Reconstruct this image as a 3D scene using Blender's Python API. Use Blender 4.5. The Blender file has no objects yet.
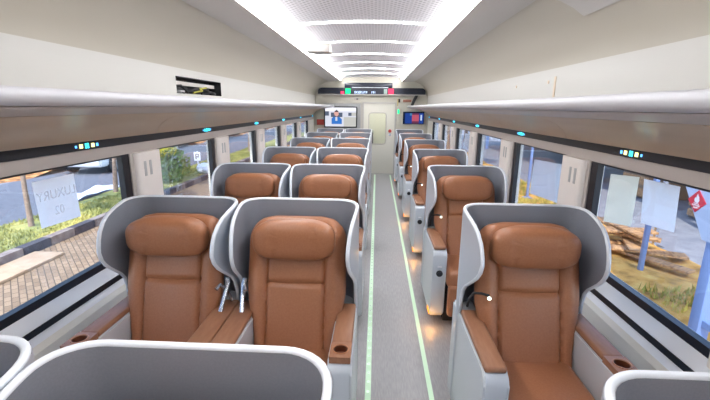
import bpy, bmesh, math, random
from mathutils import Vector, Matrix
R = random.Random(7)
C = bpy.context.scene.collection
PI = math.pi

# ------------------------------------------------------------------ materials
def lin(c):
    c /= 255.0
    return c / 12.92 if c <= .04045 else ((c + .055) / 1.055) ** 2.4
def rgb(r, g, b): return (lin(r), lin(g), lin(b), 1)
def mat(name, col, rough=.5, metal=0, noise=None, bump=0, nscale=60, emit=None, emit_s=0, stretch=None, spec=None):
    m = bpy.data.materials.new(name); m.use_nodes = True
    nt = m.node_tree; b = nt.nodes['Principled BSDF']
    b.inputs['Base Color'].default_value = col
    b.inputs['Roughness'].default_value = rough; b.inputs['Metallic'].default_value = metal
    if spec is not None: b.inputs['Specular IOR Level'].default_value = spec
    if emit:
        b.inputs['Emission Color'].default_value = emit; b.inputs['Emission Strength'].default_value = emit_s
    if noise is not None or bump:
        tc = nt.nodes.new('ShaderNodeTexCoord'); mp = nt.nodes.new('ShaderNodeMapping')
        if stretch: mp.inputs['Scale'].default_value = stretch
        n = nt.nodes.new('ShaderNodeTexNoise'); n.inputs['Scale'].default_value = nscale; n.inputs['Detail'].default_value = 4
        nt.links.new(tc.outputs['Object'], mp.inputs['Vector']); nt.links.new(mp.outputs['Vector'], n.inputs['Vector'])
        if noise is not None:
            r = nt.nodes.new('ShaderNodeValToRGB')
            r.color_ramp.elements[0].color = noise; r.color_ramp.elements[1].color = col
            r.color_ramp.elements[0].position = .35; r.color_ramp.elements[1].position = .65
            nt.links.new(n.outputs['Fac'], r.inputs['Fac']); nt.links.new(r.outputs['Color'], b.inputs['Base Color'])
        if bump:
            bp = nt.nodes.new('ShaderNodeBump'); bp.inputs['Strength'].default_value = bump; bp.inputs['Distance'].default_value = .004
            nt.links.new(n.outputs['Fac'], bp.inputs['Height']); nt.links.new(bp.outputs['Normal'], b.inputs['Normal'])
    return m
def emis(name, col, s):
    m = bpy.data.materials.new(name); m.use_nodes = True; nt = m.node_tree
    nt.nodes.remove(nt.nodes['Principled BSDF'])
    e = nt.nodes.new('ShaderNodeEmission'); e.inputs['Color'].default_value = col; e.inputs['Strength'].default_value = s
    nt.links.new(e.outputs[0], nt.nodes['Material Output'].inputs[0]); return m
def glass(name, tint, gloss):
    m = bpy.data.materials.new(name); m.use_nodes = True; nt = m.node_tree
    nt.nodes.remove(nt.nodes['Principled BSDF'])
    t = nt.nodes.new('ShaderNodeBsdfTransparent'); t.inputs[0].default_value = tint
    g = nt.nodes.new('ShaderNodeBsdfGlossy'); g.inputs['Roughness'].default_value = .02
    mx = nt.nodes.new('ShaderNodeMixShader'); fr = nt.nodes.new('ShaderNodeLayerWeight'); fr.inputs[0].default_value = .12
    mu = nt.nodes.new('ShaderNodeMath'); mu.operation = 'MULTIPLY_ADD'; mu.inputs[1].default_value = .35; mu.inputs[2].default_value = gloss
    nt.links.new(fr.outputs['Fresnel'], mu.inputs[0]); nt.links.new(mu.outputs[0], mx.inputs[0])
    nt.links.new(t.outputs[0], mx.inputs[1]); nt.links.new(g.outputs[0], mx.inputs[2])
    nt.links.new(mx.outputs[0], nt.nodes['Material Output'].inputs[0]); return m

M = {}
M['leather'] = mat('brown_leather', rgb(166, 111, 78),   .36, noise=rgb(159, 104, 72), bump=.05, nscale=120)
M['armleather'] = mat('brown_leather_pad', rgb(160, 114, 86), .4, noise=rgb(150, 104, 77), bump=.05, nscale=60, stretch=(1, .2, 1))
M['lining'] = mat('grey_shell_lining', rgb(136, 141, 153), .5, noise=rgb(131, 136, 148), bump=.05, nscale=200)
M['shell'] = mat('silver_shell', rgb(190, 198, 210), .28, metal=.15)
M['rim'] = mat('white_rim', rgb(226, 232, 241), .3)
M['console'] = mat('silver_console', rgb(206, 212, 218), .3, metal=.1)
M['dark'] = mat('dark_plastic', rgb(34, 35, 40), .5)
M['black'] = mat('black_rubber', rgb(18, 22, 32), .4)
M['steel'] = mat('brushed_steel', rgb(190, 195, 205), .25, metal=.8)
M['cupring'] = mat('bronze_cup_ring', rgb(176, 122, 88), .3, metal=.3)
M['cupwell'] = mat('cup_well', rgb(98, 54, 36), .35)
M['amber'] = emis('amber_lamp', rgb(255, 130, 30), 2)
M['cream'] = mat('cream_panel', rgb(186, 180, 167), .38)
M['white'] = mat('white_panel', rgb(208, 207, 203), .4)
M['bandtrim'] = mat('grey_trim_band', rgb(196, 193, 190), .4)
M['wallcream'] = mat('cream_lower_wall', rgb(226, 224, 216), .45)
M['pillar'] = mat('pillar_white', rgb(232, 226, 222), .45)
M['sill'] = mat('silver_sill', rgb(232, 236, 242), .3, metal=.1)
M['rack'] = mat('rack_white', rgb(198, 199, 205), .35)
M['taupe'] = mat('taupe_panel', rgb(228, 209, 184), .3, metal=.0, noise=rgb(220, 200, 175), nscale=8, stretch=(1, .1, 1))
M['under'] = mat('rack_underside', rgb(214, 208, 204), .3, metal=.1)
M['header'] = mat('header_grey', rgb(182, 174, 170), .5)
M['endwall'] = mat('end_wall', rgb(206, 202, 190), .5)
M['door'] = mat('door_panel', rgb(226, 224, 214), .4)
M['tvpanel'] = mat('tv_panel_grey', rgb(176, 178, 180), .5)
M['navy'] = mat('navy_sign', rgb(26, 34, 52), .25)
M['cove'] = emis('cove_light', (1, .975, .95, 1), 16.0)
M['strip'] = emis('cross_light', (.97, .98, 1, 1), 8.0)
M['glass'] = glass('window_glass', (.90, .93, .96, 1), .05)
M['doorglass'] = glass('door_glass', (.93, .96, .95, 1), .03)
def thin_paper(name, col):
    m = mat(name, col, .8); nt = m.node_tree; b = nt.nodes['Principled BSDF']
    t = nt.nodes.new('ShaderNodeBsdfTranslucent'); t.inputs[0].default_value = col; mx = nt.nodes.new('ShaderNodeMixShader'); mx.inputs[0].default_value = .62
    nt.links.new(b.outputs[0], mx.inputs[1]); nt.links.new(t.outputs[0], mx.inputs[2]); nt.links.new(mx.outputs[0], nt.nodes['Material Output'].inputs[0]); return m
M['paper'] = thin_paper('paper_white', rgb(249, 249, 251)); M['papercream'] = thin_paper('paper_cream', rgb(252, 249, 238))
M['faint'] = mat('faint_print', rgb(215, 218, 228), .8)
nt_ = M['faint'].node_tree; tr_ = nt_.nodes.new('ShaderNodeBsdfTransparent'); mx_ = nt_.nodes.new('ShaderNodeMixShader'); mx_.inputs[0].default_value = .78
nt_.links.new(nt_.nodes['Principled BSDF'].outputs[0], mx_.inputs[1]); nt_.links.new(tr_.outputs[0], mx_.inputs[2]); nt_.links.new(mx_.outputs[0], nt_.nodes['Material Output'].inputs[0])
M['glowline'] = mat('pale_green_strip', rgb(198, 226, 198), .4, emit=rgb(200, 240, 205), emit_s=.12)
M['led'] = emis('led_white', rgb(235, 255, 240), 1.6)
M['leddim'] = emis('led_pale', rgb(225, 250, 232), .55)
M['cyan'] = emis('led_cyan', rgb(60, 210, 240), 2.2)
M['blue'] = emis('led_blue', rgb(90, 160, 240), 1.6)
M['yellow'] = emis('led_yellow', rgb(250, 240, 150), 1.6)
M['green'] = emis('led_green', rgb(30, 210, 120), 1.6)
M['red'] = emis('led_red', rgb(230, 60, 90), 1.3)
M['redpaint'] = mat('red_paint', rgb(190, 60, 50), .4)
M['sigtext'] = emis('sign_text', rgb(190, 215, 255), 1.6)

def floor_mat():
    m = mat('grey_vinyl_floor', rgb(168, 168, 168), .42, noise=rgb(154, 154, 156), bump=.03, nscale=30, stretch=(4, .5, 1)); return m
M['floor'] = floor_mat()
def perforated():
    m = bpy.data.materials.new('perforated_ceiling'); m.use_nodes = True; nt = m.node_tree; b = nt.nodes['Principled BSDF']
    b.inputs['Roughness'].default_value = .45
    tc = nt.nodes.new('ShaderNodeTexCoord')
    s = nt.nodes.new('ShaderNodeVectorMath'); s.operation = 'MULTIPLY'; s.inputs[1].default_value = (26, 26, 0)
    mpp = nt.nodes.new('ShaderNodeMapping'); mpp.inputs['Rotation'].default_value = (0, 0, PI / 4)
    f = nt.nodes.new('ShaderNodeVectorMath'); f.operation = 'FRACTION'
    d = nt.nodes.new('ShaderNodeVectorMath'); d.operation = 'DISTANCE'; d.inputs[1].default_value = (.5, .5, 0)
    lt = nt.nodes.new('ShaderNodeMath'); lt.operation = 'LESS_THAN'; lt.inputs[1].default_value = .27
    mx = nt.nodes.new('ShaderNodeMix'); mx.data_type = 'RGBA'
    mx.inputs[6].default_value = rgb(228, 228, 236); mx.inputs[7].default_value = rgb(180, 180, 190)
    nt.links.new(tc.outputs['Object'], mpp.inputs['Vector']); nt.links.new(mpp.outputs['Vector'], s.inputs[0]); nt.links.new(s.outputs[0], f.inputs[0]); nt.links.new(f.outputs[0], d.inputs[0])
    nt.links.new(d.outputs['Value'], lt.inputs[0]); nt.links.new(lt.outputs[0], mx.inputs[0]); nt.links.new(mx.outputs[2], b.inputs['Base Color'])
    return m
M['perf'] = perforated()

# ------------------------------------------------------------------ mesh helpers
def link(name, bm, mats, parent=None, smooth=True, angle=.6):
    me = bpy.data.meshes.new(name); bmesh.ops.recalc_face_normals(bm, faces=bm.faces[:])
    for f in bm.faces: f.smooth = smooth
    bm.to_mesh(me); bm.free()
    if not isinstance(mats, (list, tuple)): mats = [mats]
    for x in mats: me.materials.append(x)
    if smooth:
        try: me.set_sharp_from_angle(angle=angle)
        except Exception: pass
    o = bpy.data.objects.new(name, me); C.objects.link(o)
    if parent is not None: o.parent = parent
    return o
def tag(o, label=None, cat=None, group=None, kind=None):
    if label: o['label'] = label
    if cat: o['category'] = cat
    if group: o['group'] = group
    if kind: o['kind'] = kind
    return o
def empty(name, loc=(0, 0, 0), **k):
    o = bpy.data.objects.new(name, None); C.objects.link(o); o.location = loc; o.empty_display_size = .1
    return tag(o, **k)
def box(bm, x0, x1, y0, y1, z0, z1, bev=0, seg=2, mi=0):
    b2 = bmesh.new(); bmesh.ops.create_cube(b2, size=1)
    for v in b2.verts:
        v.co = Vector((x0 + (v.co.x + .5) * (x1 - x0), y0 + (v.co.y + .5) * (y1 - y0), z0 + (v.co.z + .5) * (z1 - z0)))
    if bev: bmesh.ops.bevel(b2, geom=b2.edges[:], offset=bev, segments=seg, profile=.5, affect='EDGES')
    merge(bm, b2, mi); return bm
def merge(bm, b2, mi=0, mtx=None):
    if mtx is not None: bmesh.ops.transform(b2, matrix=mtx, verts=b2.verts[:])
    vm = {v: bm.verts.new(v.co) for v in b2.verts}
    for f in b2.faces:
        try: nf = bm.faces.new([vm[v] for v in f.verts]); nf.material_index = mi
        except ValueError: pass
    b2.free()
def B(*a, **k): return box(bmesh.new(), *a, **k)
def cyl(bm, p0, p1, r0, r1=None, n=16, mi=0, cap=True):
    r1 = r0 if r1 is None else r1
    p0, p1 = Vector(p0), Vector(p1); d = (p1 - p0).normalized()
    a = d.orthogonal().normalized(); b = d.cross(a)
    ra = [bm.verts.new(p0 + (a * math.cos(t) + b * math.sin(t)) * r0) for t in [2 * PI * i / n for i in range(n)]]
    rb = [bm.verts.new(p1 + (a * math.cos(t) + b * math.sin(t)) * r1) for t in [2 * PI * i / n for i in range(n)]]
    for i in range(n):
        f = bm.faces.new((ra[i], ra[(i + 1) % n], rb[(i + 1) % n], rb[i])); f.material_index = mi
    if cap:
        f = bm.faces.new(ra[::-1]); f.material_index = mi; f = bm.faces.new(rb); f.material_index = mi
    return bm
def tube(bm, pts, r, n=8, closed=False, mi=0):
    pts = [Vector(p) for p in pts]; rings = []; N = len(pts); a = None
    for i, p in enumerate(pts):
        d = ((pts[min(i + 1, N - 1)] - pts[max(i - 1, 0)]) if not closed else (pts[(i + 1) % N] - pts[i - 1])).normalized()
        a = d.orthogonal() if a is None else a - d * a.dot(d)
        a.normalize(); b = d.cross(a); rr = r[i] if isinstance(r, (list, tuple)) else r
        rings.append([bm.verts.new(p + (a * math.cos(2 * PI * k / n) + b * math.sin(2 * PI * k / n)) * rr) for k in range(n)])
    for i in range(N if closed else N - 1):
        A, Bq = rings[i], rings[(i + 1) % N]
        for k in range(n):
            f = bm.faces.new((A[k], A[(k + 1) % n], Bq[(k + 1) % n], Bq[k])); f.material_index = mi
    if not closed: bm.faces.new(rings[0][::-1]); bm.faces.new(rings[-1])
    return bm
def sweep(bm, prof, y0, y1, sx=1, closed=False, mis=None, ycuts=None):
    """profile [(x,z)] extruded along y"""
    ys = [y0] + list(ycuts or []) + [y1]
    rows = [[bm.verts.new((sx * x, y, z)) for x, z in prof] for y in ys]
    n = len(prof)
    for a, b in zip(rows, rows[1:]):
        for i in range(n if closed else n - 1):
            f = bm.faces.new((a[i], a[(i + 1) % n], b[(i + 1) % n], b[i]))
            if mis: f.material_index = mis[i]
    if closed: bm.faces.new(rows[0]); bm.faces.new(rows[-1][::-1])
    return bm
def superell(cx, cy, cz, a, b, c, e1=.5, e2=.5, nu=32, nv=16):
    """rounded pillow, long in x and z, thin in y"""
    bm = bmesh.new()
    sp = lambda w, e: math.copysign(abs(w) ** e, w)
    rows = []
    for j in range(1, nv):
        v = -PI / 2 + PI * j / nv
        rows.append([bm.verts.new((cx + a * sp(math.cos(v), e1) * sp(math.cos(u), e2), cy + b * sp(math.sin(v), e1), cz + c * sp(math.cos(v), e1) * sp(math.sin(u), e2))) for u in [2 * PI * i / nu for i in range(nu)]])
    for r0, r1 in zip(rows, rows[1:]):
        for i in range(nu): bm.faces.new((r0[i], r0[(i + 1) % nu], r1[(i + 1) % nu], r1[i]))
    p0 = bm.verts.new((cx, cy - b, cz)); p1 = bm.verts.new((cx, cy + b, cz))
    for i in range(nu):
        bm.faces.new((p0, rows[0][(i + 1) % nu], rows[0][i])); bm.faces.new((p1, rows[-1][i], rows[-1][(i + 1) % nu]))
    return bm
def text(name, s, size, m, parent, loc, rot, align='CENTER', sx=1):
    c = bpy.data.curves.new(name, 'FONT'); c.body = s; c.size = size; c.align_x = align; c.align_y = 'CENTER'; c.extrude = .0008
    c.materials.append(m); o = bpy.data.objects.new(name, c); C.objects.link(o); o.location = loc; o.rotation_euler = rot; o.scale = (sx, 1, 1)
    bpy.context.view_layer.update()
    me = bpy.data.meshes.new_from_object(o.evaluated_get(bpy.context.evaluated_depsgraph_get())); bpy.data.objects.remove(o)
    me.materials.clear(); me.materials.append(m)
    o = bpy.data.objects.new(name, me); C.objects.link(o); o.location = loc; o.rotation_euler = rot; o.scale = (sx, 1, 1)
    if parent is not None: o.parent = parent
    return o
def copy_tree(o, parent=None, first=True):
    c = o.copy(); C.objects.link(c)
    if parent is not None: c.parent = parent
    for ch in list(o.children): copy_tree(ch, c)
    return c

# ------------------------------------------------------------------ seat
HW = .303
def lerp_tab(t, x):
    for (x0, y0), (x1, y1) in zip(t, t[1:]):
        if x <= x1: return y0 + (y1 - y0) * (x - x0) / (x1 - x0) if x1 > x0 else y1
    return t[-1][1]
UP = [(0, 1.126), (.05, 1.125), (.10, 1.120), (.15, 1.111), (.20, 1.101), (.26, 1.084), (.31, 1.057), (.342, 1.02), (.36, .98), (.366, .942)]
LO = [(0, .09), (.145, .09), (.15, .60), (.158, .68), (.175, .735), (.205, .772), (.245, .802), (.285, .832), (.325, .864), (.353, .90), (.366, .937)]
def TOE(d): return .022 * max(0, (d - .12) / .2) ** 1.5
def shell_plan():
    """(x, depth, nx, ny) from the wing on -x round the back to the wing on +x; y = -depth"""
    rc = .115
    ds = [.366, .362, .353, .335, .30, .26, .235, .21, .19, .175, .163, .157, .152, .148, .144, .13, rc]
    left = [(-HW + TOE(d), d, -1, 0) for d in ds]
    for i in range(1, 9):
        t = (PI / 2) * i / 8
        left.append((-HW + rc - rc * math.cos(t), rc - rc * math.sin(t), -math.cos(t), math.sin(t)))
    mid = [(x, 0, 0, 1) for x in (-.13, -.065, 0)]
    right = [(-x, d, -nx, ny) for x, d, nx, ny in (left + mid[:-1])[::-1]]
    return left + mid + right
def make_shell(parent):
    plan = shell_plan(); K = 14; t = .020
    def grid(bm, off):
        rows = []
        for x, d, nx, ny in plan:
            lo, up = lerp_tab(LO, d), lerp_tab(UP, d)
            col = []
            for k in range(K + 1):
                z = lo + (up - lo) * k / K
                col.append(bm.verts.new((x - nx * off, -d - ny * off, z)))
            rows.append(col)
        for a, b in zip(rows, rows[1:]):
            for k in range(K): bm.faces.new((a[k], b[k], b[k + 1], a[k + 1]))
        return rows
    bo = bmesh.new(); grid(bo, 0); sh = link('shell', bo, M['shell'], parent, angle=1.2)
    bi = bmesh.new(); grid(bi, t); li = link('lining', bi, M['lining'], sh, angle=1.2); li['label'] = 'dark grey inner lining'
    # rim follows lower wing edge, ear and top
    h = t / 2; pts = []
    xl = HW - h
    for d, z in LO[3:]: pts.append((-xl + TOE(d), -d, z))
    top = [(x - nx * h, -d - ny * h, lerp_tab(UP, d)) for x, d, nx, ny in plan]
    pts = [(-xl, -.152, .60)] + pts + top + [(xl - TOE(d), -d, z) for d, z in LO[3:][::-1]] + [(xl, -.152, .60)]
    P = [Vector(pts[0])]
    for p in pts[1:]:
        if (Vector(p) - P[-1]).length > .004: P.append(Vector(p))
    r = link('rim', tube(bmesh.new(), P, .0094, 10), M['rim'], sh, angle=2); r['label'] = 'white rounded rim'
    return sh
def make_backrest(parent):
    nx, nz = 60, 56; z0, z1 = .44, 1.062; bm = bmesh.new()
    def half(z):
        w = .205 + .04 * min(1, max(0, (z - .5) / .2))
        q = max(0, (z - (z1 - .12)) / .12)
        return w - .115 * (1 - math.sqrt(max(0, 1 - q * q)))
    def cy(z): return -.30 + .19 * (z - z0) / (z1 - z0)
    g = lambda v, s: math.exp(-(v / s) ** 2)
    F, Bk = [], []
    for j in range(nz + 1):
        z = z0 + (z1 - z0) * j / nz; w = half(z); f, b = [], []
        for i in range(nx + 1):
            u = -1 + 2 * i / nx; x = u * w
            e = (1 - abs(u) ** 6) ** .5; ez = 1 - max(0, (z - z1 + .05) / .05) ** 2 * .7
            th = .052 * e * ez
            c = abs(x) / .142
            th += (.018 * math.exp(-((abs(x) - .195) / .035) ** 2)) * e
            th += .006 * max(0, 1 - c * c) if z < .765 else .004 * max(0, 1 - c * c)
            if z < .90: th -= .022 * g(abs(x) - .142, .007)
            if abs(x) < .142: th -= .020 * g(z - .765, .008)
            elif e > .2: th -= .006 * g(z - (.70 + .35 * (.22 - abs(x))), .005)
            f.append(bm.verts.new((x, cy(z) - th, z))); b.append(bm.verts.new((x, cy(z) + .045 * e * ez, z)))
        F.append(f); Bk.append(b)
    for j in range(nz):
        for i in range(nx):
            bm.faces.new((F[j][i], F[j][i + 1], F[j + 1][i + 1], F[j + 1][i]))
            bm.faces.new((Bk[j][i], Bk[j + 1][i], Bk[j + 1][i + 1], Bk[j][i + 1]))
    for i in range(nx):
        for j in (0, nz):
            bm.faces.new((F[j][i], Bk[j][i], Bk[j][i + 1], F[j][i + 1]))
    bmesh.ops.remove_doubles(bm, verts=bm.verts[:], dist=.0004)
    return link('backrest', bm, M['leather'], parent, angle=1.5)
def make_headrest(parent):
    bm = superell(0, -.225, .982, .196, .066, .098, .62, .66, 64, 28)
    for v in bm.verts:
        x = v.co.x; v.co.y -= .02 * (abs(x) / .19) ** 2
        if v.co.y < -.22: v.co.y += .006 * math.exp(-((abs(x) - .10) / .006) ** 2) * (1 if abs(v.co.z - .984) < .088 else .3)
    return link('headrest', bm, M['leather'], parent, angle=2)
def make_armrest(parent, s, cup, outer=False):
    x0, x1 = (.207, .294 if cup or outer else .3055)
    if s < 0: x0, x1 = -x1, -x0
    bm = B(x0, x1, -.625, -.17, .60, .628, bev=.010, seg=3)
    if cup:
        pad = B(x0, x1, -.515, -.17, .60, .628, bev=.010, seg=3); bm.free(); bm = pad
    a = link('armrest', bm, M['armleather'], parent)
    if cup:
        b = bmesh.new(); cx, cyy = (x0 + x1) / 2, -.57; n = 28; r = .031
        # front block with a real round well
        hx, y0, y1, zt = (x1 - x0) / 2, -.625, -.517, .628
        outer, inner, low = [], [], []
        for i in range(n):
            t = 2 * PI * i / n; c, q = math.cos(t), math.sin(t); k = max(abs(c) / hx, abs(q) / ((y1 - y0) / 2))
            outer.append(b.verts.new((cx + c / k, (y0 + y1) / 2 + q / k, zt))); inner.append(b.verts.new((cx + r * c, cyy + r * q, zt)))
            low.append(b.verts.new((cx + c / k, (y0 + y1) / 2 + q / k, .60)))
        for i in range(n):
            j = (i + 1) % n
            b.faces.new((outer[i], outer[j], inner[j], inner[i])); b.faces.new((outer[i], low[i], low[j], outer[j]))
        fb = link('front_pad', b, M['armleather'], a)
        b = bmesh.new()
        ring = [(r + .004, .629), (r + .003, .632), (r - .001, .632), (r - .003, .628)]
        well = [(r - .003, .628), (r - .004, .603), (0.0005, .602)]
        for prof, mi in ((ring, 0), (well, 1)):
            rr = [[b.verts.new((cx + q * math.cos(2 * PI * i / n), cyy + q * math.sin(2 * PI * i / n), z)) for i in range(n)] for q, z in prof]
            for A, D in zip(rr, rr[1:]):
                for i in range(n): f = b.faces.new((A[i], A[(i + 1) % n], D[(i + 1) % n], D[i])); f.material_index = mi
        ch = link('cup_holder', b, [M['cupring'], M['cupwell']], a); ch['label'] = 'round cup holder with bronze rim'
    return a
def make_console(parent, s, socket=False, foot=False):
    x0, x1 = (.200, .300)
    if s < 0: x0, x1 = -x1, -x0
    bm = bmesh.new()
    prof = []
    # side outline in (y,z): rounded front top corner
    rc = .045
    prof = [(-.02, .07), (-.60, .07), (-.635, .11)]
    for i in range(7):
        t = PI / 2 * i / 6; prof.append((-.645 + rc - rc * math.cos(t), .601 - rc + rc * math.sin(t)))
    prof += [(-.02, .601)]
    A = [bm.verts.new((x0, y, z)) for y, z in prof]; D = [bm.verts.new((x1, y, z)) for y, z in prof]
    n = len(prof)
    for i in range(n): bm.faces.new((A[i], A[(i + 1) % n], D[(i + 1) % n], D[i]))
    bm.faces.new(A); bm.faces.new(D[::-1])
    bmesh.ops.bevel(bm, geom=[e for e in bm.edges if abs(e.verts[0].co.x - e.verts[1].co.x) < 1e-6], offset=.008, segments=2, affect='EDGES')
    c = link('side_console', bm, M['console'], parent); c['label'] = 'silver side console under the armrest'
    if socket:
        b = bmesh.new(); xc = (x0 + x1) / 2
        cyl(b, (xc, -.648, .43), (xc, -.655, .43), .024, n=20); cyl(b, (xc, -.655, .43), (xc, -.662, .43), .016, n=20)
        k = link('power_socket', b, M['dark'], c); k['label'] = 'round black power socket'
        b = B(xc - .016, xc + .016, -.651, -.646, .475, .487, bev=.002)
        link('socket_label', b, M['paper'], c)
    if foot:
        xo = x0 if s < 0 else x1
        b = B(xo - .004, xo + .004, -.60, -.50, .075, .10, bev=.003)
        k = link('foot_light', b, M['amber'], c); k['label'] = 'small amber foot light'
    return c
def make_seat(cup_side, socket_side=None, arm_side=None):
    root = empty('train_seat')
    make_shell(root); make_backrest(root); make_headrest(root)
    bm = B(-.196, .196, -.70, -.20, .32, .46, bev=.045, seg=4)
    for v in bm.verts:
        if v.co.z > .4: v.co.z += .012 * max(0, 1 - (v.co.x / .2) ** 2)
    sc = link('seat_cushion', bm, M['leather'], root)
    link('leg_rest', B(-.19, .19, -.725, -.665, .12, .36, bev=.025, seg=3), M['leather'], root)
    link('pedestal', B(-.19, .19, -.56, -.08, 0, .33, bev=.01), M['dark'], root)
    for s in (-1, 1):
        make_armrest(root, s, s == cup_side, s == socket_side)
        make_console(root, s, s == socket_side, s == socket_side)
    # seat belt ends rising between backrest and shell
    for s in (-1, 1):
        if socket_side or s == cup_side: continue
        b = bmesh.new()
        tube(b, [(s * .255, -.30, .625), (s * .262, -.26, .68), (s * .268, -.215, .735), (s * .262, -.20, .76)], [.012, .010, .011, .013], 8)
        k = link('belt_buckle', b, M['steel'], root); k['label'] = 'silver seat belt buckle on its stalk'
        b = bmesh.new()
        tube(b, [(s * .275, -.19, .625), (s * .268, -.22, .70), (s * .245, -.26, .75), (s * .235, -.285, .735)], [.008, .007, .008, .010], 8)
        link('belt_tongue', b, M['steel'], root)
    if socket_side:
        s = socket_side; b = bmesh.new()
        tube(b, [(s * .27, -.20, .66), (s * .272, -.235, .72), (s * .262, -.27, .765), (s * .235, -.30, .778), (s * .205, -.315, .776)], .006, 8)
        k = link('reading_lamp', b, M['dark'], root); k['label'] = 'thin black bent lamp arm'
        b = superell(0, 0, 0, .009, .009, .009, 1, 1, 12, 8); bmesh.ops.translate(b, vec=(s * .205, -.318, .764), verts=b.verts[:])
        link('lamp_tip', b, M['led'], k)
    return root
ORD = ['first', 'second', 'third', 'fourth', 'fifth', 'sixth', 'seventh', 'eighth']
LY = [.737, 2.01, 3.295, 4.71, 6.18, 7.58, 8.95]
RY = [.705, 1.985, 3.35, 4.68, 6.10, 7.52, 8.92]
seatA, seatB, seatC = make_seat(1), make_seat(-1), make_seat(1, -1)
for proto, ys, x, lab, grp in ((seatA, LY, -.25, 'brown leather seat beside the aisle in the {} seat pair from the camera', 'paired seats'),
                          (seatB, LY, -.865, 'brown leather seat beside the window in the {} seat pair from the camera', 'paired seats'),
                          (seatC, RY, .86, '{} single brown leather seat from the camera, across the aisle from the pairs', 'single seats')):
    for i, y in enumerate(ys):
        o = proto if i == 0 else copy_tree(proto)
        o.location = (x + ({-.25: .004, -.865: .008, .86: -.022}[x] if i == 0 else 0), y, 0); o.scale = (1, 1, .978 if i == 0 else 1)
        l = lab.format(ORD[i])
        if i == 0: l = {-.25: 'grey shell top of the seat in front of the camera, beside the aisle',
                        -.865: 'cut-off grey shell corner of the first window seat beside the paired shell',
                        .86: 'grey shell top of the first single seat across the aisle'}[x]
        tag(o, l, 'seat', grp)

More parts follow.
